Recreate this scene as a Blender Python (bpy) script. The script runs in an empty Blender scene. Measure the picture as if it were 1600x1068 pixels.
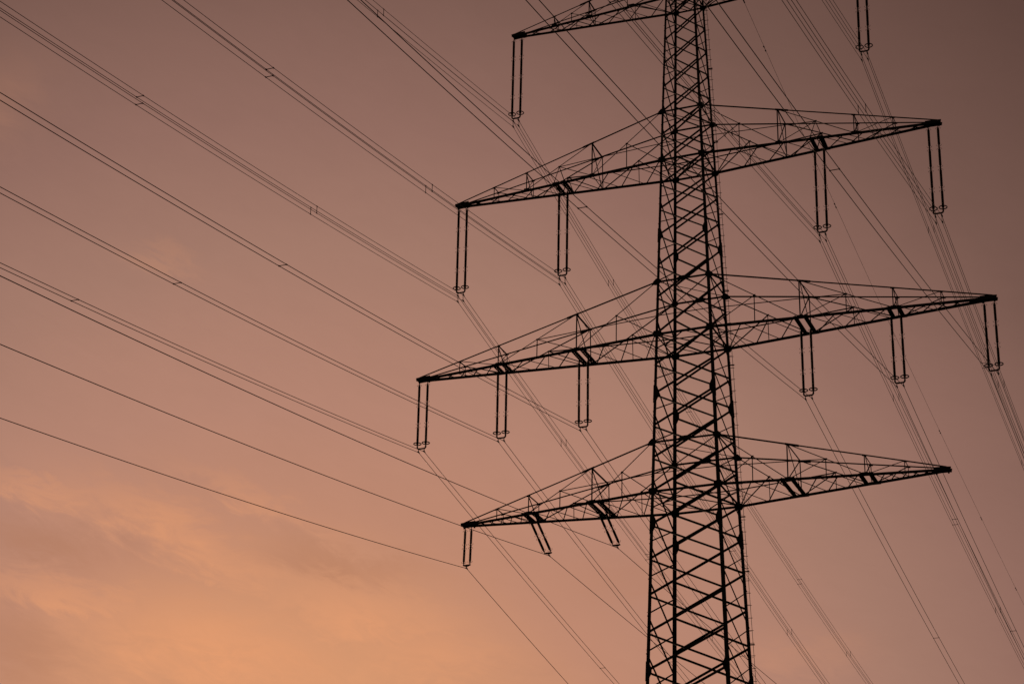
import bpy, bmesh, math, random
from mathutils import Vector, Matrix, noise

random.seed(7)
scene = bpy.context.scene
COL = scene.collection
V = Vector

# ------------------------------------------------------------------ helpers
class MB:
    """collects bars, plates and tubes and links them as one mesh object"""
    def __init__(self):
        self.v, self.f, self.sm = [], [], []

    def add(self, verts, faces, smooth=False):
        o = len(self.v)
        self.v += [tuple(p) for p in verts]
        self.f += [tuple(i + o for i in q) for q in faces]
        self.sm += [smooth] * len(faces)

    def prism(self, a, b, e1, e2, prof):
        n = len(prof)
        pts = [a + e1 * x + e2 * y for x, y in prof] + [b + e1 * x + e2 * y for x, y in prof]
        fs = [(i, (i + 1) % n, (i + 1) % n + n, i + n) for i in range(n)]
        fs += [tuple(range(n))[::-1], tuple(range(n, 2 * n))]
        self.add(pts, fs)

    def angle(self, a, b, normal, w, flip=1, out=1, t=None, off=0.0):
        """steel angle section: one flange in the face, one standing along the normal"""
        a, b = V(a), V(b)
        ax = (b - a)
        if ax.length < 1e-4:
            return
        ax.normalize()
        n = V(normal) - ax * ax.dot(V(normal))
        if n.length < 1e-4:
            n = ax.orthogonal()
        n.normalize()
        e1 = n.cross(ax)
        if e1.z < 0 or (abs(e1.z) < 1e-3 and e1.x < 0):
            e1 = -e1
        e1 = e1 * flip
        e2 = n * out
        t = t or w * 0.13
        a = a + n * off - e1 * w * 0.5
        b = b + n * off - e1 * w * 0.5
        self.prism(a, b, e1, e2, [(0, 0), (w, 0), (w, t), (t, t), (t, w), (0, w)])

    def bar(self, a, b, w, h=None, up=(0, 0, 1)):
        a, b = V(a), V(b)
        h = h or w
        ax = (b - a).normalized()
        u = V(up) - ax * ax.dot(V(up))
        if u.length < 1e-4:
            u = ax.orthogonal()
        u.normalize()
        s = ax.cross(u)
        self.prism(a, b, s, u, [(-w / 2, -h / 2), (w / 2, -h / 2), (w / 2, h / 2), (-w / 2, h / 2)])

    def plate(self, c, e1, e2, pts, t):
        """flat plate of thickness t; outline pts in the e1, e2 plane"""
        c, e1, e2 = V(c), V(e1).normalized(), V(e2).normalized()
        n = e1.cross(e2).normalized()
        self.prism(c - n * t / 2, c + n * t / 2, e1, e2, pts)

    def tube(self, pts, r, seg=6, smooth=True, caps=True):
        pts = [V(p) for p in pts]
        n = len(pts)
        ref = None
        vs, fs = [], []
        for i, p in enumerate(pts):
            d = (pts[min(i + 1, n - 1)] - pts[max(i - 1, 0)]).normalized()
            if ref is None:
                ref = d.orthogonal().normalized()
            ref = (ref - d * d.dot(ref)).normalized()
            s = d.cross(ref)
            rr = r[i] if isinstance(r, (list, tuple)) else r
            for k in range(seg):
                th = 2 * math.pi * k / seg
                vs.append(p + (ref * math.cos(th) + s * math.sin(th)) * rr)
        for i in range(n - 1):
            for k in range(seg):
                k2 = (k + 1) % seg
                fs.append((i * seg + k, i * seg + k2, (i + 1) * seg + k2, (i + 1) * seg + k))
        if caps:
            fs.append(tuple(range(seg))[::-1])
            fs.append(tuple(range((n - 1) * seg, n * seg)))
        self.add(vs, fs, smooth)

    def ring(self, c, rad, r, ax, ay, seg=28, ts=6):
        c, ax, ay = V(c), V(ax).normalized(), V(ay).normalized()
        az = ax.cross(ay)
        vs, fs = [], []
        for i in range(seg):
            a = 2 * math.pi * i / seg
            dr = ax * math.cos(a) + ay * math.sin(a)
            for k in range(ts):
                b = 2 * math.pi * k / ts
                vs.append(c + dr * (rad + r * math.cos(b)) + az * r * math.sin(b))
        for i in range(seg):
            for k in range(ts):
                i2, k2 = (i + 1) % seg, (k + 1) % ts
                fs.append((i * ts + k, i2 * ts + k, i2 * ts + k2, i * ts + k2))
        self.add(vs, fs, True)

    def build(self, name, mat, parent=None):
        me = bpy.data.meshes.new(name)
        me.from_pydata(self.v, [], self.f)
        me.polygons.foreach_set('use_smooth', self.sm)
        me.materials.append(mat)
        bm = bmesh.new(); bm.from_mesh(me)
        bmesh.ops.recalc_face_normals(bm, faces=bm.faces)
        bm.to_mesh(me); bm.free()
        o = bpy.data.objects.new(name, me)
        COL.objects.link(o)
        if parent:
            o.parent = parent
        return o


def link_mesh(name, me, parent, loc, rot=None):
    o = bpy.data.objects.new(name, me)
    COL.objects.link(o)
    o.parent = parent
    o.location = loc
    if rot is not None:
        o.rotation_mode = 'QUATERNION'
        o.rotation_quaternion = rot
    return o


def tag(o, label, cat, group=None, kind=None):
    o['label'] = label
    o['category'] = cat
    if group:
        o['group'] = group
    if kind:
        o['kind'] = kind
    return o


def empty(name, loc):
    o = bpy.data.objects.new(name, None)
    o.location = loc
    o.empty_display_size = 0.5
    COL.objects.link(o)
    return o


# ------------------------------------------------------------------ materials
def material(name, c0, c1, rough, scale, metallic=0.0, spec=0.3, bump=0.0):
    m = bpy.data.materials.new(name)
    m.use_nodes = True
    nt = m.node_tree
    b = nt.nodes['Principled BSDF']
    tc = nt.nodes.new('ShaderNodeTexCoord')
    nz = nt.nodes.new('ShaderNodeTexNoise')
    nz.inputs['Scale'].default_value = scale
    nz.inputs['Detail'].default_value = 6
    nt.links.new(tc.outputs['Object'], nz.inputs['Vector'])
    mx = nt.nodes.new('ShaderNodeMix')
    mx.data_type = 'RGBA'
    mx.inputs['A'].default_value = (*c0, 1)
    mx.inputs['B'].default_value = (*c1, 1)
    nt.links.new(nz.outputs['Fac'], mx.inputs['Factor'])
    nt.links.new(mx.outputs['Result'], b.inputs['Base Color'])
    b.inputs['Roughness'].default_value = rough
    b.inputs['Metallic'].default_value = metallic
    b.inputs['Specular IOR Level'].default_value = spec
    if bump:
        bp = nt.nodes.new('ShaderNodeBump')
        bp.inputs['Strength'].default_value = bump
        nt.links.new(nz.outputs['Fac'], bp.inputs['Height'])
        nt.links.new(bp.outputs['Normal'], b.inputs['Normal'])
    return m


STEEL = material('painted_steel', (0.018, 0.022, 0.019), (0.034, 0.036, 0.031), 0.75, 2.5, spec=0.12)
FITTING = material('forged_fitting', (0.03, 0.028, 0.026), (0.05, 0.047, 0.044), 0.6, 9.0, spec=0.2)
CERAMIC = material('brown_ceramic', (0.028, 0.012, 0.007), (0.045, 0.02, 0.011), 0.6, 6.0, spec=0.12)
WIRE = material('weathered_conductor', (0.022, 0.014, 0.01), (0.034, 0.022, 0.016), 0.7, 3.0, spec=0.2)
CONCRETE = material('concrete', (0.25, 0.24, 0.22), (0.36, 0.35, 0.32), 0.9, 4.0, bump=0.2)
GRASS = material('grass_field', (0.028, 0.04, 0.014), (0.07, 0.075, 0.03), 0.95, 0.35, spec=0.1, bump=0.3)

# ------------------------------------------------------------------ tower measures (metres)
KN = [(-1, 3.63), (20, 2.989), (48, 2.134), (60, 1.771), (72, 1.401), (84.5, 0.99), (95.5, 0.22)]
KD = 1.046                                   # the body is a little deeper along the line than across


def w(z):
    for (z0, w0), (z1, w1) in zip(KN, KN[1:]):
        if z <= z1:
            return w0 + (w1 - w0) * (z - z0) / (z1 - z0)
    return KN[-1][1]


def corner(sx, sy, z):
    return V((sx * w(z), sy * w(z) * KD, z))


ZB = {1: 44.88, 2: 55.75, 3: 68.72, 4: 81.85}     # bottom chords of the four crossarm levels
ZT = {1: 48.2, 2: 59.53, 3: 72.5, 4: 84.4}        # where their top chords meet the body
TIP = {1: 16.1, 2: 19.72, 3: 17.17, 4: 13.07}
NODES = [0.0, 3.4, 6.9, 10.3, 13.6, 16.8, 19.9, 22.8, 25.6, 28.3, 30.9,
         33.34, 35.73, 38.1, 40.44, 42.68, 44.88, 47.13, 49.33, 51.53, 53.6, 55.75, 58.4, 60.75, 62.98,
         64.95, 66.83, 68.72, 70.68, 72.5, 74.45, 76.35, 78.25, 80.1, 81.85, 83.5, 85.3, 87.2, 89.2, 91.3, 93.4, 95.3]
SPLICES = [33.34, 42.68, 51.53, 62.98]
CORNERS = [(-1, -1), (1, -1), (1, 1), (-1, 1)]


def size(z, a, b):
    """section size falling from a (low) to b (top)"""
    return a + (b - a) * min(1, max(0, (z - 34) / 48))


tower = empty('transmission_tower', (0, 0, 0))
tag(tower, 'tall dark steel lattice power pylon with four levels of crossarms', 'pylon')

# legs: one angle section each, its corner outwards
for sx, sy in CORNERS:
    mb = MB()
    zs = [-0.3] + NODES[1:]
    for z0, z1 in zip(zs, zs[1:]):
        b = size((z0 + z1) / 2, 0.218, 0.138)
        t = b * 0.13
        a, c = corner(sx, sy, z0), corner(sx, sy, z1)
        e1, e2 = V((-sx, 0, 0)), V((0, -sy, 0))
        mb.prism(a, c, e1, e2, [(0, 0), (b, 0), (b, t), (t, t), (t, b), (0, b)])
    # step bolts
    z = 4.0
    k = 0
    while z < 93:
        p = corner(sx, sy, z)
        if (sx, sy) in ((1, 1), (-1, -1)):
            if k % 2:
                mb.bar(p + V((-sx * .04, 0, 0)), p + V((-sx * .04, sy * .15, 0)), .018)
            else:
                mb.bar(p + V((0, -sy * .04, 0)), p + V((sx * .15, -sy * .04, 0)), .018) if (sx, sy) == (1, 1) else \
                    mb.bar(p + V((0, -sy * .04, 0)), p + V((sx * .07, -sy * .04, 0)), .02)
        z += 0.42 if (sx, sy) == (1, 1) else 1.18
        k += 1
    leg = mb.build('leg', STEEL, tower)
    ax = (corner(sx, sy, 60) - corner(sx, sy, 40)).normalized()
    # leg splices with their long gussets, on the across-line faces
    for z in SPLICES + [24.2, 13.6]:
        g = MB()
        c = corner(sx, sy, z) + V((0, sy * 0.012, 0))
        s = 1.0 if z < 60 else .85
        g.plate(c, (-sx, 0, 0), ax, [(-.03, -.62 * s), (.17 * s, -.56 * s), (.36 * s, -.14 * s), (.36 * s, .14 * s), (.17 * s, .56 * s), (-.03, .62 * s)], .016)
        g2 = corner(sx, sy, z) + V((sx * 0.012, 0, 0))
        g.plate(g2, (0, -sy, 0), ax, [(-.03, -.6 * s), (.19 * s, -.6 * s), (.19 * s, .6 * s), (-.03, .6 * s)], .016)
        g.build('gusset_plate', STEEL, leg)
    for k in (1, 2, 3, 4):
        s = {1: .8, 2: .8, 3: .74, 4: .68}[k]
        g = MB()
        c = corner(sx, sy, ZB[k]) + V((0, sy * 0.014, 0))
        g.plate(c, (-sx, 0, 0), (0, 0, 1), [(-.2 * s, -.12 * s), (-.1 * s, -.28 * s), (.36 * s, -.28 * s), (.47 * s, -.1 * s), (.47 * s, .22 * s), (.3 * s, .3 * s), (-.14 * s, .3 * s), (-.22 * s, .1 * s)], .018)
        c = corner(sx, sy, ZB[k])
        g.plate(c + V((0, 0, -.03)), (-sx, 0, 0), (0, -sy, 0), [(-.1, -.02), (.5 * s, -.02), (.5 * s, .16 * s), (.2 * s, .46 * s), (-.02, .46 * s)], .014)
        g.build('gusset_plate', STEEL, leg)
        g = MB()
        c = corner(sx, sy, ZT[k]) + V((0, sy * 0.014, 0))
        g.plate(c, (sx, 0, 0), (0, 0, 1), [(-.36 * s, -.08 * s), (-.14 * s, -.3 * s), (.08 * s, -.3 * s), (.44 * s, -.22 * s), (.3 * s, .06 * s), (.06 * s, .3 * s), (-.16 * s, .3 * s), (-.36 * s, .1 * s)], .018)
        g.build('gusset_plate', STEEL, leg)
    f = MB()
    c = corner(sx, sy, 0)
    f.tube([c + V((0, 0, -.8)), c + V((0, 0, .35)), c + V((0, 0, .45))], [.55, .55, .45], 20)
    f.build('footing', CONCRETE, leg)

# face bracing ---------------------------------------------------------------
MID = [(a + b) / 2 for a, b in zip(NODES, NODES[1:])]
for sy in (-1, 1):                            # the two faces across the line
    mb = MB()
    n = V((0, sy, 0))
    for i, (z0, z1) in enumerate(zip(NODES, NODES[1:])):
        if z1 > 94:
            break
        b = size(z0, .125, .078)
        g = .05
        A0, A1 = corner(-1, sy, z0 + g), corner(-1, sy, z1 - g)
        B0, B1 = corner(1, sy, z0 + g), corner(1, sy, z1 - g)
        ins = V((b * .9, 0, 0))
        # rising to the right, standing flange inwards; the other diagonal lies inside it
        mb.angle(A0 + ins * .4, B1 - ins * .4, n, b, flip=-sy, out=-sy * sy, off=0.004)
        mb.angle(A1 + ins * .4, B0 - ins * .4, n, b * 1.08, flip=1, out=1, off=-0.03)
        # small node plates
        for c, sx in ((corner(-1, sy, z0), -1), (corner(1, sy, z0), 1)):
            if i and z0 not in SPLICES:
                s = b / .125 * .85
                mb.plate(c + V((0, -sy * .012, 0)), (-sx, 0, 0), (0, 0, 1), [(.02, -.16 * s), (.17 * s, -.13 * s), (.23 * s, 0), (.17 * s, .13 * s), (.02, .16 * s)], .012)
    for k in (1, 2, 3, 4):
        s = {1: 1, 2: 1, 3: .9, 4: .7}[k]
        mb.angle(corner(-1, sy, ZB[k]), corner(1, sy, ZB[k]), n, .125 * s, out=-1, flip=-sy, off=.02)
        mb.angle(corner(-1, sy, ZT[k]), corner(1, sy, ZT[k]), n, .1 * s, out=-1, flip=-sy, off=.02)
        if k < 3:                              # plate where the tie crosses the diagonals
            c = (corner(-1, sy, ZT[k]) + corner(1, sy, ZT[k])) / 2 + V((0, sy * .012, 0.02))
            mb.plate(c, (1, 0, 0), (0, 0, 1), [(-.42, -.1), (-.2, -.17), (.2, -.17), (.42, -.04), (.42, .1), (.2, .17), (-.2, .17), (-.42, .04)], .014)
    mb.build('face_bracing', STEEL, tower)
for sx in (-1, 1):                            # the two faces along the line, nodes half a panel off
    mb = MB()
    n = V((sx, 0, 0))
    for i, (z0, z1) in enumerate(zip(MID, MID[1:])):
        b = size(z0, .08, .058)
        g = .04
        A0, A1 = corner(sx, -1, z0 + g), corner(sx, -1, z1 - g)
        B0, B1 = corner(sx, 1, z0 + g), corner(sx, 1, z1 - g)
        ins = V((0, .05, 0))
        mb.angle(A0 + ins, B1 - ins, n, b * .9, flip=1, out=-1, off=0.004)
        mb.angle(A1 + ins, B0 - ins, n, b, flip=1, out=1, off=-0.02)
    for k in (1, 2, 3, 4):
        s = {1: 1, 2: 1, 3: .9, 4: .7}[k]
        mb.angle(corner(sx, -1, ZB[k]), corner(sx, 1, ZB[k]), n, .09 * s, out=-1, off=.02)
        mb.angle(corner(sx, -1, ZT[k]), corner(sx, 1, ZT[k]), n, .07 * s, out=-1, off=.02)
    mb.build('face_bracing', STEEL, tower)
# horizontal frames inside the body at each crossarm level
for k in (1, 2, 3, 4):
    mb = MB()
    z = ZB[k] + .02
    cs = [corner(sx, sy, z) for sx, sy in CORNERS]
    mb.angle(cs[0], cs[2], (0, 0, 1), .075, off=0.0)
    mb.angle(cs[1], cs[3], (0, 0, 1), .075, off=-.03)
    ms = [(cs[i] + cs[(i + 1) % 4]) / 2 for i in range(4)]
    for i in range(4):
        mb.angle(ms[i], ms[(i + 1) % 4], (0, 0, 1), .055, off=-.05)
    z = ZT[k]
    cs = [corner(sx, sy, z) for sx, sy in CORNERS]
    mt = MB()
    mt.angle(cs[0], cs[2], (0, 0, 1), .05)
    mt.angle(cs[1], cs[3], (0, 0, 1), .05, off=-.03)
    mt.build('plan_bracing', STEEL, tower)
    # bracing from the frame up to the opposite legs
    zb = ZB[k]
    for sx in (-1, 1):
        mb.angle((ms[1] if sx > 0 else ms[3]), corner(sx, -1, zb + 1.0), (0, 1, 0), .045)
        mb.angle((ms[1] if sx > 0 else ms[3]), corner(sx, 1, zb + 1.0), (0, 1, 0), .045)
    mb.build('plan_bracing', STEEL, tower)

# fall-arrest rail on the rear right leg
mb = MB()
off = V((.17, .02, 0))
zs = [2 + 1.5 * i for i in range(61)]
for z0, z1 in zip(zs, zs[1:]):
    mb.bar(corner(1, 1, z0) + off, corner(1, 1, z1) + off, .026, .02, up=(0, 1, 0))
z = 2.4
while z < 92:
    p = corner(1, 1, z)
    mb.bar(p + V((-.02, -.03, 0)), p + off + V((.09, 0, 0)), .022, .03)
    z += .8
for z in (35.9, 40.6, 44.2, 48.0, 54.6, 59.9, 65.6, 71.1, 76.9):
    p = corner(1, 1, z)
    mb.bar(p + V((-.02, -.03, 0)), p + off + V((.1, 0, 0)), .06, .07)
mb.build('climbing_rail', STEEL, tower)
# spire above the top crossarms
mb = MB()
mb.bar((0, 0, 94.9), (0, 0, 96.2), .12)
mb.bar((-.3, 0, 96.1), (.3, 0, 96.1), .1, .06)
mb.build('tower_cap', STEEL, tower)

# ------------------------------------------------------------------ crossarms
POSTS = {1: [6.4, 11.03, 13.4], 2: [7.57, 13.4, 16.35], 3: [6.56, 11.57, 14.1], 4: [6.93, 9.67]}
BEAMS = {1: [6.33, 11.05], 2: [7.57, 13.4], 3: [9.05], 4: []}
PANELS = {1: (2, 3, 5), 2: (3, 3, 5), 3: (4, 5), 4: (7,)}


def crossarm(k, s):
    zb, zt, X = ZB[k], ZT[k], TIP[k]
    sc = {1: .95, 2: 1.0, 3: .95, 4: .85}[k]
    wb, wt = w(zb), w(zt)
    xe = X - .25
    ye = .17

    def bot(x, y):
        f = (x - wb) / (xe - wb)
        return V((s * x, y * (wb * KD + (ye - wb * KD) * f), zb))

    def top(x, y):
        f = (x - wt) / (xe - wt)
        return V((s * x, y * (wt * KD + (ye - wt * KD) * f), zt + (zb + .16 - zt) * f))

    web = MB()
    P = POSTS[k]
    for y in (-1, 1):
        n = V((0, y, 0))
        o = y * .01
        b = .06 * sc
        # posts
        for i, x in enumerate(P):
            web.angle(bot(x, y), top(x, y), n, (.072, .058, .048)[i] * sc, off=o)
        # bay at the body
        def mid(p, q):
            return (p + q) / 2
        d0, d1 = top(wt, y), bot(P[0], y)
        web.angle(d0, d1, n, b, off=-o)
        m1 = mid(d0, d1)
        web.angle(m1, bot(abs(m1.x), y), n, .052 * sc)
        web.angle(m1, bot(wb, y), n, b, off=o * 2)
        # second bay
        d0, d1 = top(P[0], y), bot(P[1], y)
        web.angle(d0, d1, n, b, off=-o)
        m2 = mid(d0, d1)
        web.angle(m2, bot(P[0], y), n, .055 * sc, off=o * 2)
        if k == 3:
            web.angle(m2, bot(BEAMS[3][0] - .42, y), n, .052 * sc)
            web.angle(m2, bot(BEAMS[3][0] + .42, y), n, .052 * sc)
        else:
            web.angle(m2, bot(abs(m2.x), y), n, .052 * sc)
        # level tie from the second bay through the first post to the body
        if k < 4:
            z = m2.z
            pp = bot(P[0], y); pp.z = z
            web.angle(m2, pp, n, .062 * sc, off=o * 3)
            web.angle(pp, corner(s, y, z), n, .062 * sc, off=o * 3)
            if s > 0:
                web.angle(corner(-1, y, z), corner(1, y, z), n, .062 * sc, off=.03)
        # outer bay
        if len(P) > 2:
            web.angle(top(P[2], y), bot(P[1] + .1, y), n, .05 * sc, off=-o)
        # joint plates on the top chord
        ex = (top(P[0] + 1, y) - top(P[0], y)).normalized()
        ez = V((0, 0, 1))
        web.plate(top(P[0] + .22, y) + V((0, y * .016, 0)), ex, ez, [(-.36, -.09), (.52, -.09), (.52, .06), (-.36, .06)], .014)
        for i in range(1, len(P)):
            ex = (top(P[i] + .3, y) - top(P[i], y)).normalized()
            web.plate(top(P[i], y) + V((0, y * .016, 0)), ex, ez, [(-.13, -.09), (.14, -.09), (.14, .04), (-.13, .04)], .012)
        for i, x in enumerate(P[:2]):
            web.plate(bot(x, y) + V((0, y * .016, .05)), (1, 0, 0), ez, [(-.24, -.08), (.24, -.08), (.17, .1), (-.17, .1)], .014)
        for m in (m1, m2):
            web.plate(m + V((0, y * .012, 0)), (1, 0, 0), ez, [(-.1, -.05), (.07, -.07), (.1, .05), (-.06, .06)], .012)
    # cross frames at the posts
    for i, x in enumerate(P[:2]):
        b = (.085, .06)[i] * sc
        web.angle(top(x, -1), top(x, 1), (s, 0, 0), b)
        web.angle(top(x, -1), bot(x, 1), (s, 0, 0), .052 * sc, off=.02)
        web.angle(bot(x, -1), top(x, 1), (s, 0, 0), .052 * sc, off=-.02)
    if len(P) > 2:
        web.angle(top(P[2], -1), top(P[2], 1), (s, 0, 0), .052 * sc)
    # crossed bracing of the bottom plane
    stops = [wb]
    for xb in BEAMS[k]:
        stops += [xb - .42, xb + .42]
    stops.append(X - 1.25)
    spans = [(stops[i], stops[i + 1]) for i in range(0, len(stops), 2)]
    for (xa, xb), nn in zip(spans, PANELS[k]):
        # panels shorten towards the tip
        xs = [xa + (xb - xa) * (i / nn) ** .93 for i in range(nn + 1)]
        for x0, x1 in zip(xs, xs[1:]):
            bb = (.056 if x0 < 9 else .05) * sc
            web.angle(bot(x0, -1), bot(x1, 1), (0, 0, 1), bb, off=.01)
            web.angle(bot(x1, -1), bot(x0, 1), (0, 0, 1), bb, off=-.02)
    if k in (3, 4):
        web.angle(bot(P[0], -1), bot(P[0], 1), (0, 0, 1), .06 * sc, off=.03)
    if k == 4:
        xm = (wb + P[0]) / 2 - .3
        web.angle(bot(xm, -1), corner(s, 1, zb), (0, 0, 1), .07, off=.04)
        web.plate(bot(xm, -1) + V((0, -.016, .02)), (1, 0, 0), (0, 0, 1), [(-.34, -.1), (.34, -.1), (.24, .14), (-.24, .14)], .014)
    arm = web.build('crossarm', STEEL, tower)
    for y in (-1, 1):
        c = MB()
        c.angle(bot(wb, y), bot(xe, y), (0, y, 0), .14 * sc, out=-1, flip=-y)
        c.build('bottom_chord', STEEL, arm)
        c = MB()
        c.angle(top(wt, y), top(P[0], y), (0, y, 0), .108 * sc, out=-1, flip=y)
        c.angle(top(P[0], y), top(xe, y), (0, y, 0), .09 * sc, out=-1, flip=y)
        c.build('top_chord', STEEL, arm)
    # laced beams that carry the inner insulator strings
    for xb in BEAMS[k]:
        for dx in (-.31, .31):
            c = MB()
            for e in (-.08, .08):
                a, b = bot(xb + dx + e, -1), bot(xb + dx + e, 1)
                dn = (b - a).normalized()
                c.angle(a - dn * .1 + V((0, 0, -.02)), b + dn * .1 + V((0, 0, -.02)), (0, 0, 1), .13, out=1, flip=1 if e > 0 else -1)
            ln = (bot(xb + dx, 1) - bot(xb + dx, -1)).length
            nb = max(4, int(ln / .24))
            for i in range(nb + 1):
                p = bot(xb + dx, -1).lerp(bot(xb + dx, 1), i / nb) + V((0, 0, -.03))
                c.bar(p + V((-.11, 0, 0)), p + V((.11, 0, 0)), .14, .012)
            c.build('hanger_beam', STEEL, arm)
        # plates that seat the beams on the chords and the central hanger
        for y in (-1, 1):
            c = MB()
            p = bot(xb, y)
            c.plate(p + V((0, -y * .02, .02)), (1, 0, 0), (0, 0, 1), [(-.56, -.09), (.56, -.09), (.46, .09), (-.46, .09)], .03)
            c.build('seat_plate', STEEL, arm)
        for dx in (-.31, .31):
            c = MB()
            p = V((s * (xb + dx), 0, zb - .06))
            c.bar(p, p + V((0, 0, -.16)), .09, .05)
            c.build('hanger_plate', STEEL, arm)
    # tip: two side plates, end plate and bottom straps
    c = MB()
    for y in (-1, 1):
        p = V((s * (X - .62), y * .2, zb + .04))
        c.plate(p, (s, 0, 0), (0, 0, 1), [(-.42, -.1), (.6, -.13), (.64, .1), (.2, .15), (-.42, .17)], .025)
    for x in (X - .9, X - .17):
        c.bar((s * x, -.22, zb - .03), (s * x, .22, zb - .03), .2, .11)
        c.bar((s * x, 0, zb - .04), (s * x, 0, zb - .22), .1, .06, up=(0, 1, 0))
    c.bar((s * (X - .8), 0, zb + .1), (s * (X - .2), 0, zb + .1), .36, .03)
    c.build('tip_plate', STEEL, arm)
    return arm


for k in (1, 2, 3, 4):
    for s in (-1, 1):
        crossarm(k, s)


# ------------------------------------------------------------------ insulator strings
def rod_mesh(L, name):
    mb = MB()
    core, rim = .058, .088
    pts, rr = [], []

    def put(z, r):
        pts.append(V((0, 0, -z))); rr.append(r)
    put(0, .03); put(.02, .05); put(.1, .05)
    z = .115
    step = .052
    while z < L - .13:
        put(z, core); put(z + .01, rim); put(z + .02, rim * .96); put(z + .03, core)
        z += step
    put(L - .1, .05); put(L - .02, .05); put(L, .03)
    mb.tube(pts, rr, 12)
    o = mb.build(name, CERAMIC)
    me = o.data
    bpy.data.objects.remove(o)
    return me


ROD = {}


def hang_set(level, top, clamp, label, name='insulator_string'):
    """two parallel strings of long-rod insulators joined by a yoke"""
    n = {1: 2, 2: 3, 3: 4, 4: 4}[level]
    half = .22 if level == 1 else .31
    drop = {1: .17, 2: .3, 3: .5, 4: .5}[level]
    T, B = V(top), V(clamp)
    root = empty(name, T)
    tag(root, label, 'insulator', 'insulator strings hanging from the crossarms')
    D = B - T
    ax = D.normalized()
    Ly = D.length - drop
    lk, gap = .16, .09
    rl = (Ly - lk - gap * (n - 1) - .16) / n
    key = round(rl, 2)
    if key not in ROD:
        ROD[key] = rod_mesh(key, 'long_rod_%d' % len(ROD))
    rot = V((0, 0, -1)).rotation_difference(ax)
    side = V((1, 0, 0)) - ax * ax.x
    side.normalize()
    fwd = V((0, 1, 0))
    for sx in (-1, 1):
        o = V((sx * half, 0, 0))
        d = lk

        def horn_pair(mb_, at, dirn):
            # arcing horns curl outwards at the end of a rod
            for sg in (-1, 1):
                c0 = o + ax * at
                h = side * sg
                mb_.tube([c0 - h * .01, c0 + h * .09 - ax * .01 * dirn, c0 + h * .15 + ax * .03 * dirn, c0 + h * .165 + ax * .1 * dirn], .012, 5)
        fit = MB()
        fit.bar(o - ax * .1, o + ax * (lk + .07), .035, .05, up=(0, 1, 0))
        horn_pair(fit, d + .04, 1)
        fit.build('link', FITTING, root)
        for i in range(n):
            link_mesh('insulator_rod', ROD[key], root, o + ax * d, rot)
            if i < n - 1:
                fit = MB()
                fit.bar(o + ax * (d + rl - .07), o + ax * (d + rl + gap + .07), .095, .095, up=(0, 1, 0))
                horn_pair(fit, d + rl - .04, -1)
                horn_pair(fit, d + rl + gap + .04, 1)
                fit.build('arcing_horn', FITTING, root)
            d += rl + gap
        e = Ly - .16
        fit = MB()
        fit.bar(o + ax * (e - .07), o + ax * (e + .1), .045, .045, up=(0, 1, 0))
        if level == 1:
            horn_pair(fit, e - .04, -1)
        fit.build('link', FITTING, root)
        if level > 1:
            r = MB()
            c = o + ax * (e - .16)
            r.ring(c, .25, .036, side, fwd)
            for sg in (-1, 1):
                r.tube([c + fwd * sg * .25, c + fwd * sg * .12 + ax * .07, c + ax * .12], .014, 5)
            r.build('grading_ring', FITTING, root)
    # yoke
    y = MB()
    e = Ly - .16
    xx = V((1, 0, 0))
    if level > 1:
        pts = [-xx * half + ax * (e + .02), -xx * half + ax * (e + .12), -xx * (half - .04) + ax * (e + .19), -xx * (half - .12) + ax * (e + .22),
               xx * (half - .12) + ax * (e + .22), xx * (half - .04) + ax * (e + .19), xx * half + ax * (e + .12), xx * half + ax * (e + .02)]
        y.tube(pts, .056, 8)
        base = e + .22
    else:
        y.plate(ax * (e + .12), xx, ax, [(-half - .05, -.05), (half + .05, -.05), (half + .05, .02), (.08, .09), (-.08, .09), (-half - .05, .02)], .05)
        base = e + .16
    y.build('yoke', FITTING, root)
    # suspension clamps
    if level == 1:
        cl = [(0, 0)]
    elif level == 2:
        cl = [(-.21, 0), (.21, 0)]
    else:
        cl = [(-.205, .225), (.205, .225), (-.205, -.225), (.205, -.225)]
    for cx, cz in cl:
        c = MB()
        p = D + V((cx, 0, cz))
        c.tube([p + V((0, -.2, -.015)), p + V((0, -.1, .005)), p + V((0, 0, .02)), p + V((0, .1, .005)), p + V((0, .2, -.015))], [.022, .045, .058, .045, .022], 8)
        if cz >= 0:
            c.bar(ax * (base - .02) + V((cx, 0, 0)), p + V((0, 0, .02)), .042, .04, up=(0, 1, 0))
        else:
            for q in (-.035, .035):
                c.bar(p + V((q, 0, .45)), p + V((q, 0, 0)), .016, .02, up=(0, 1, 0))
        c.build('suspension_clamp', FITTING, root)
    return root


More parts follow.
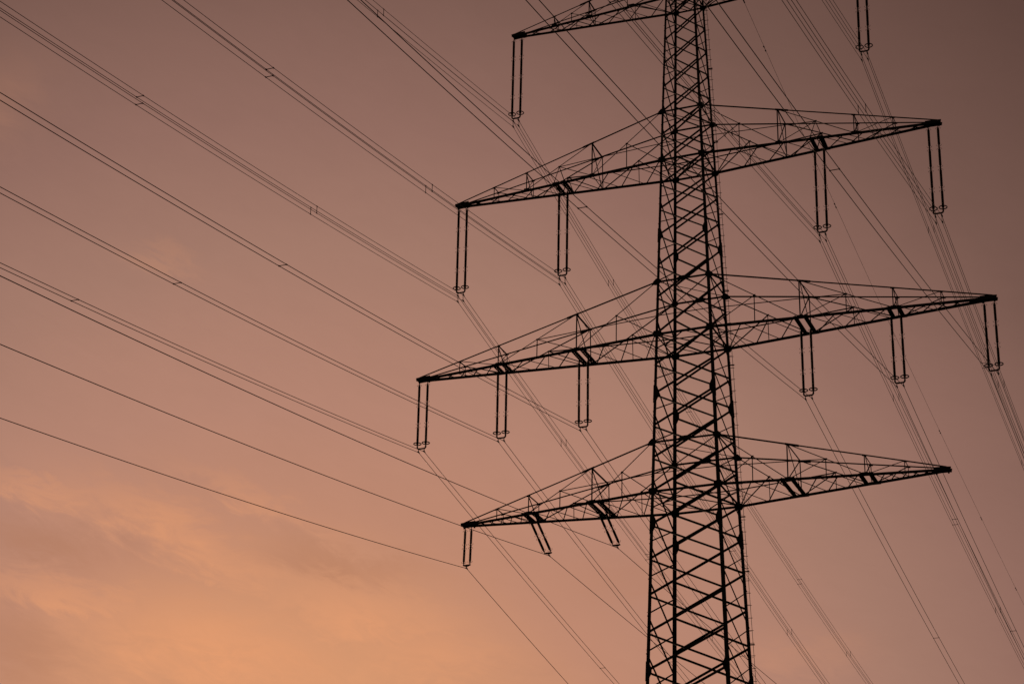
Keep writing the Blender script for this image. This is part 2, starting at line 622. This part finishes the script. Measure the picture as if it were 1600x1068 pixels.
# name: level, (top x), clamp (x, z), label bits
SETS = {
    '1a': (1, -15.63, (-15.7, 41.95), 'short twin insulator hanging straight down from the left tip of the lowest crossarm'),
    '1b': (1, -11.05, (-9.92, 42.20), 'slanting short twin insulator nearer the left tip of the lowest crossarm'),
    '1c': (1, -6.33, (-5.27, 42.23), 'slanting short twin insulator nearest the tower on the lowest crossarm'),
    '2a': (2, -19.24, (-19.24, 50.50), 'double insulator with rings at the left tip of the longest crossarm'),
    '2b': (2, -13.42, (-13.42, 50.52), 'double insulator with rings, middle one on the left half of the longest crossarm'),
    '2c': (2, -7.58, (-7.60, 50.54), 'double insulator with rings just left of the tower on the longest crossarm'),
    '2d': (2, 7.56, (7.54, 50.67), 'double insulator with rings just right of the tower on the longest crossarm'),
    '2e': (2, 13.38, (13.35, 50.71), 'double insulator with rings, middle one on the right half of the longest crossarm'),
    '2f': (2, 19.2, (19.15, 50.71), 'double insulator with rings at the right tip of the longest crossarm'),
    '3a': (3, -16.65, (-16.65, 61.52), 'long double insulator at the left tip of the crossarm second from top'),
    '3b': (3, -9.07, (-9.12, 61.61), 'long double insulator left of the tower, inner one on the second crossarm from top'),
    '3c': (3, 9.05, (8.96, 61.76), 'long double insulator right of the tower, inner one on the second crossarm from top'),
    '3d': (3, 16.6, (16.52, 61.77), 'long double insulator at the right tip of the crossarm second from top'),
    '4a': (4, -12.65, (-12.71, 74.61), 'long double insulator at the left tip of the topmost crossarm'),
    '4b': (4, 12.55, (12.44, 74.71), 'long double insulator at the top edge, under the right tip of the topmost crossarm'),
}
for k, (lv, tx, (cx, cz), lab) in SETS.items():
    hang_set(lv, (tx, 0, ZB[lv] - .12), (cx, 0, cz), lab)

# ------------------------------------------------------------------ conductors: sagging spans both ways from every clamp
SPAN = {  # drift across, slope at the clamp, for the near span (towards the camera) and the far span
    '1a': ((.01043, .17994), (.04358, .21999)), '1b': ((.01098, .17703), (.22872, .21991)), '1c': ((.01157, .17552), (.2324, .21996)),
    '2a': ((.00793, .17363), (.03409, .21643)), '2b': ((.00785, .17464), (.03302, .21686)), '2c': ((.00929, .17501), (.03158, .21838)),
    '3a': ((.00912, .17605), (.03071, .21927)), '3b': ((.00961, .1771), (.02561, .22271)), '4a': ((.01426, .18199), (.02778, .23042)),
    '2d': ((.00887, .16954), (.03084, .21959)), '2e': ((.00908, .1736), (.02856, .22021)), '2f': ((.01033, .17678), (.029, .22)),
    '3c': ((.0063, .17511), (.02724, .22065)), '3d': ((.00973, .17749), (.0231, .22149)), '4b': ((.01052, .17774), (.02363, .22157))}
CF, CB = .00039, .00051
WHERE = {
    '1a': 'left tip of the lowest crossarm', '1b': 'outer slanting insulator of the lowest crossarm', '1c': 'inner slanting insulator of the lowest crossarm',
    '2a': 'left tip of the longest crossarm', '2b': 'middle insulator on the left half of the longest crossarm', '2c': 'insulator just left of the tower on the longest crossarm',
    '2d': 'insulator just right of the tower on the longest crossarm', '2e': 'middle insulator on the right half of the longest crossarm', '2f': 'right tip of the longest crossarm',
    '3a': 'left tip of the crossarm second from top', '3b': 'inner left insulator of the crossarm second from top', '3c': 'inner right insulator of the crossarm second from top',
    '3d': 'right tip of the crossarm second from top', '4a': 'left tip of the topmost crossarm', '4b': 'right tip of the topmost crossarm'}


def along(cx, cz, sp, y):
    (tf, sf), (tb, sb) = sp
    if y < 0:
        return V((cx + tf * y, y, cz - sf * -y + CF * y * y))
    return V((cx + tb * y, y, cz - sb * y + CB * y * y))


YS = [-i for i in range(360, 60, -6)] + [-60 + 2 * i for i in range(24)] + [-12, -10, -8, -6, -4, -3, -2, -1.2, -.6, -.2, 0, .2, .6, 1.2, 2, 3, 4, 6, 8, 10, 12] + \
     [14 + 2 * i for i in range(30)] + [74 + 5 * i for i in range(66)]

for k, (lv, tx, (cx, cz), lab) in SETS.items():
    sp = SPAN[k]
    root = empty('conductor', (cx, 0, cz))
    if lv == 1:
        offs = [(0, 0)]; r = .02
        lb = 'single power line wire under the ' + WHERE[k]
    elif lv == 2:
        offs = [(-.21, 0), (.21, 0)]; r = .019
        lb = 'twin power line wires under the ' + WHERE[k]
    else:
        offs = [(-.205, .225), (.205, .225), (-.205, -.225), (.205, -.225)]; r = .0165
        lb = 'four-wire bundle under the ' + WHERE[k]
    tag(root, lb, 'power line', 'power lines strung through the tower')
    base = V((cx, 0, cz))
    for ox, oz in offs:
        mb = MB()
        mb.tube([along(cx, cz, sp, y) - base + V((ox, 0, oz)) for y in YS], r, 5)
        mb.build('wire', WIRE, root)

    def spacer(y, vert):
        p = along(cx, cz, sp, y) - base
        if lv == 2:
            prs = [((-.21, 0), (.21, 0))]
        elif vert:
            prs = [((-.205, .225), (-.205, -.225)), ((.205, .225), (.205, -.225))]
        else:
            prs = [((-.205, .225), (.205, .225)), ((-.205, -.225), (.205, -.225))]
        for (ax_, az_), (bx_, bz_) in prs:
            c = MB()
            a, b = p + V((ax_, 0, az_)), p + V((bx_, 0, bz_))
            c.bar(a, b, .028, .028, up=(0, 1, 0))
            for q in (a, b):
                c.bar(q + V((0, -.06, -.0)), q + V((0, .06, 0)), .045, .045)
            c.build('spacer', FITTING, root)
    if lv == 2:
        for y in (-112, -76, -40.7, 33.4, 71, 109, 148):
            spacer(y, False)
    elif lv > 2:
        for y, v in ((-118, True), (-98, False), (-80, False), (-40.6, False), (-21.6, True), (18.9, True), (37.4, False), (53.4, True), (70.2, False), (88, True), (106, False), (124, True), (142, False)):
            if y != -80:
                spacer(y, v)

# thin cable with dampers, clamped under the top crossarm
root = empty('overhead_cable', (4.29, 0, 80.95))
tag(root, 'single thin cable with small dampers dropping from the top crossarm to lower right', 'cable')
sp = ((.01, .18), (.029, .2186))
CF, CB = .00039, .00042
mb = MB()
mb.tube([along(4.29, 80.95, sp, y) - V((4.29, 0, 80.95)) for y in YS], .0125, 5)
mb.build('wire', WIRE, root)
mb = MB()
mb.bar((0, 0, .92), (0, 0, .0), .035, .035, up=(0, 1, 0))
mb.bar((0, -.2, 0), (0, .2, 0), .06, .07)
mb.build('suspension_clamp', FITTING, root)
for y in (4.75, 22.95, 57.5, 74.7, 91.1):
    mb = MB()
    p = along(4.29, 80.95, sp, y) - V((4.29, 0, 80.95))
    q = along(4.29, 80.95, sp, y + .1) - V((4.29, 0, 80.95))
    d = (q - p).normalized()
    mb.bar(p + V((0, 0, -.06)), p + V((0, 0, .01)), .03)
    mb.bar(p - d * .25 + V((0, 0, -.06)), p + d * .25 + V((0, 0, -.06)), .012)
    for sg in (-1, 1):
        c = p + d * .22 * sg + V((0, 0, -.06))
        mb.tube([c - d * .07, c - d * .05, c + d * .05, c + d * .07], [.03, .05, .05, .03], 8)
    mb.build('damper', FITTING, root)

# ------------------------------------------------------------------ ground
mb = MB()
N = 36
R = [0, 20, 45, 80, 130, 200, 320, 520, 900, 1600, 3000, 6000]
vs = [(0, 0, -.02)]
for r_ in R[1:]:
    for i in range(N):
        a = 2 * math.pi * i / N
        x, y = r_ * math.cos(a), r_ * math.sin(a)
        h = 0.0 if r_ < 150 else (noise.noise(V((x / 400, y / 400, 3))) * 3.0)
        vs.append((x, y, h - .02))
fs = [(0, 1 + i, 1 + (i + 1) % N) for i in range(N)]
for j in range(len(R) - 2):
    for i in range(N):
        a, b = 1 + j * N + i, 1 + j * N + (i + 1) % N
        fs.append((a, a + N, b + N, b))
mb.add(vs, fs, True)
tag(mb.build('ground', GRASS), 'flat grass field the pylon stands on', 'ground', kind='structure')

# ------------------------------------------------------------------ camera
az, el, roll = -0.38723607, 0.41450205, 0.01574723
fwd = V((math.sin(az) * math.cos(el), math.cos(az) * math.cos(el), math.sin(el)))
r0 = V((math.cos(az), -math.sin(az), 0))
u0 = r0.cross(fwd)
rt = r0 * math.cos(roll) + u0 * math.sin(roll)
up = r0 * -math.sin(roll) + u0 * math.cos(roll)
cam = bpy.data.cameras.new('camera')
co = bpy.data.objects.new('camera', cam)
COL.objects.link(co)
m = Matrix((rt, up, -fwd)).transposed().to_4x4()
m.translation = V((35.26903, -117.73277, 1.7))
co.matrix_world = m
cam.sensor_width = 36
cam.sensor_fit = 'HORIZONTAL'
cam.lens = 3196.662 * 36 / 1600
cam.clip_start = .1
cam.clip_end = 20000
scene.camera = co

# ------------------------------------------------------------------ light: low hazy sun behind the tower
SUN_AZ, SUN_EL = math.radians(-28), math.radians(5)
sd = V((math.sin(SUN_AZ) * math.cos(SUN_EL), math.cos(SUN_AZ) * math.cos(SUN_EL), math.sin(SUN_EL)))
sl = bpy.data.lights.new('sun', 'SUN')
sl.energy = 0.5
sl.angle = math.radians(12)
sl.color = (1, .72, .5)
so = bpy.data.objects.new('sun', sl)
so.rotation_euler = sd.to_track_quat('Z', 'Y').to_euler()
COL.objects.link(so)

world = bpy.data.worlds.new('World')
scene.world = world
world.use_nodes = True
nt = world.node_tree
N_, L_ = nt.nodes, nt.links
N_.clear()
out = N_.new('ShaderNodeOutputWorld')
add = N_.new('ShaderNodeAddShader')
bg_s = N_.new('ShaderNodeBackground')
bg_c = N_.new('ShaderNodeBackground')
sky = N_.new('ShaderNodeTexSky')
sky.sky_type = 'NISHITA'
sky.sun_disc = False
sky.sun_elevation = SUN_EL
sky.sun_rotation = SUN_AZ
sky.dust_density = 6
sky.air_density = 2
L_.new(sky.outputs[0], bg_s.inputs[0])
bg_s.inputs[1].default_value = 0.002
geo = N_.new('ShaderNodeTexCoord')
dirv = geo.outputs['Generated']


def vmath(op, a, b=None):
    n = N_.new('ShaderNodeVectorMath'); n.operation = op
    L_.new(a, n.inputs[0]) if hasattr(a, 'links') else setattr(n.inputs[0], 'default_value', a)
    if b is not None:
        L_.new(b, n.inputs[1]) if hasattr(b, 'links') else setattr(n.inputs[1], 'default_value', b)
    return n


def fmath(op, a, b=None, c=None, clamp=False):
    n = N_.new('ShaderNodeMath'); n.operation = op; n.use_clamp = clamp
    for i, x in enumerate((a, b, c)):
        if x is None:
            continue
        L_.new(x, n.inputs[i]) if hasattr(x, 'links') else setattr(n.inputs[i], 'default_value', x)
    return n.outputs[0]


def noise_of(vec, scale, detail, rough=.5, dist=0.0):
    n = N_.new('ShaderNodeTexNoise')
    n.inputs['Scale'].default_value = scale
    n.inputs['Detail'].default_value = detail
    n.inputs['Roughness'].default_value = rough
    n.inputs['Distortion'].default_value = dist
    L_.new(vec, n.inputs['Vector'])
    return n.outputs['Fac']


GLOW = V((-.465, .873, .147)).normalized()
dot = vmath('DOT_PRODUCT', dirv, tuple(GLOW)).outputs['Value']
# the cloud layer is drawn in compass bearing and elevation
sep = N_.new('ShaderNodeSeparateXYZ'); L_.new(dirv, sep.inputs[0])
azi = fmath('MULTIPLY', fmath('ARCTAN2', sep.outputs['X'], sep.outputs['Y']), 180 / math.pi)
ele = fmath('MULTIPLY', fmath('ARCSINE', sep.outputs['Z']), 180 / math.pi)
cmb = N_.new('ShaderNodeCombineXYZ')
L_.new(azi, cmb.inputs[0]); L_.new(fmath('ADD', fmath('MULTIPLY', ele, 2.3), fmath('MULTIPLY', azi, .55)), cmb.inputs[1])
cl = cmb.outputs[0]
big = noise_of(cl, .09, 4, .55, .5)
fine = noise_of(cl, .32, 7, .62, .8)
wis = noise_of(cl, .8, 6, .65, 1.2)
dd = fmath('ADD', dot, fmath('MULTIPLY', fmath('SUBTRACT', big, .48), .008))
t = fmath('DIVIDE', fmath('SUBTRACT', dd, .80), .20, clamp=True)
ramp = N_.new('ShaderNodeValToRGB')
L_.new(t, ramp.inputs[0])
cr = ramp.color_ramp
cr.interpolation = 'LINEAR'


def lin(c):
    return tuple(((x / 255) / 12.92 if x / 255 <= .04045 else ((x / 255 + .055) / 1.055) ** 2.4) for x in c)


STOPS = [(.80, (70, 50, 45)), (.858, (93, 67, 60)), (.9, (117, 86, 77)), (.9327, (144, 106, 95)), (.953, (161, 120, 105)), (.973, (178, 130, 112)), (.984, (187, 134, 111)), (.9905, (198, 141, 110)), (1.0, (212, 150, 110))]
for n_, (p_, c_) in enumerate(STOPS):
    e_ = cr.elements[0] if n_ == 0 else cr.elements[len(cr.elements) - 1] if n_ == len(STOPS) - 1 else cr.elements.new((p_ - .8) / .2)
    e_.position = (p_ - .8) / .2
    e_.color = (*lin(c_), 1)
# warp the cloud outlines
wa = fmath('ADD', azi, fmath('MULTIPLY', fmath('SUBTRACT', fine, .5), 3.4))
we = fmath('ADD', ele, fmath('ADD', fmath('MULTIPLY', fmath('SUBTRACT', fine, .5), 1.5), fmath('MULTIPLY', fmath('SUBTRACT', wis, .5), 1.5)))
# drifting clouds: bearing, elevation, long half-axis, short half-axis, weight
LIT = [(-35.515, 18.929, 2.171, -.188, -.025, -.38, .42), (-31.576, 17.824, 2.893, -1.152, -.238, -.583, .58), (-34.664, 16.127, 2.68, -.181, -.015, -.412, .52),
       (-30.61, 14.908, 3.053, -.376, -.124, -1.199, .8), (-29.634, 18.998, 1.945, -.634, -.115, -.335, .3), (-26.124, 16.062, 2.554, -.358, -.108, -.781, .55),
       (-33.04, 25.448, .94, -.194, -.059, -.241, .15), (-38.399, 29.3, .888, -.315, -.435, -.963, .1), (-14.197, 15.0, 1.438, -.034, -.021, -.486, .16),
       (-24.2, 15.0, 1.9, -.1, -.02, -.7, .45)]
DIM = [(-35.701, 17.432, 1.969, -.112, -.016, -.551, .5), (-36.1, 14.585, 1.437, -.67, -.346, -.764, .42), (-27.302, 17.429, 2.025, -.266, -.057, -.437, .5), (-18.351, 17.2, 1.858, -.017, -.008, -.706, .25)]


def layer(items):
    tot = None
    for a0, e0, ux, uy, vx, vy, wt_ in items:
        dx, dy = fmath('SUBTRACT', wa, a0), fmath('SUBTRACT', we, e0)
        det = ux * vy - uy * vx
        p = fmath('ADD', fmath('MULTIPLY', dx, vy / det), fmath('MULTIPLY', dy, -vx / det))
        q = fmath('ADD', fmath('MULTIPLY', dx, -uy / det), fmath('MULTIPLY', dy, ux / det))
        r2 = fmath('ADD', fmath('MULTIPLY', p, p), fmath('MULTIPLY', q, q))
        g = fmath('MULTIPLY', fmath('EXPONENT', fmath('MULTIPLY', r2, -.9)), wt_)
        tot = g if tot is None else fmath('MAXIMUM', tot, g)
    return tot


texture = fmath('ADD', .3, fmath('MULTIPLY', wis, 1.4))
mx0 = N_.new('ShaderNodeMix'); mx0.data_type = 'RGBA'
L_.new(fmath('MULTIPLY', layer(DIM), texture, clamp=True), mx0.inputs['Factor'])
L_.new(ramp.outputs[0], mx0.inputs['A'])
mx0.inputs['B'].default_value = (*lin((172, 119, 94)), 1)
mx = N_.new('ShaderNodeMix'); mx.data_type = 'RGBA'
L_.new(fmath('MULTIPLY', layer(LIT), texture, clamp=True), mx.inputs['Factor'])
L_.new(mx0.outputs['Result'], mx.inputs['A'])
mx.inputs['B'].default_value = (*lin((223, 153, 111)), 1)
# faint mottling of the high haze
mot = fmath('ADD', fmath('ADD', fmath('MULTIPLY', fine, .07), fmath('MULTIPLY', wis, .05)), .94)
vm = N_.new('ShaderNodeVectorMath'); vm.operation = 'SCALE'
L_.new(mx.outputs['Result'], vm.inputs[0]); L_.new(mot, vm.inputs['Scale'])
L_.new(vm.outputs[0], bg_c.inputs[0])
bg_c.inputs[1].default_value = 1.0
L_.new(bg_s.outputs[0], add.inputs[0]); L_.new(bg_c.outputs[0], add.inputs[1])
L_.new(add.outputs[0], out.inputs[0])

scene.view_settings.view_transform = 'Standard'
scene.view_settings.look = 'None'
scene.view_settings.exposure = 0
scene.view_settings.gamma = 1
scene.cycles.max_bounces = 4
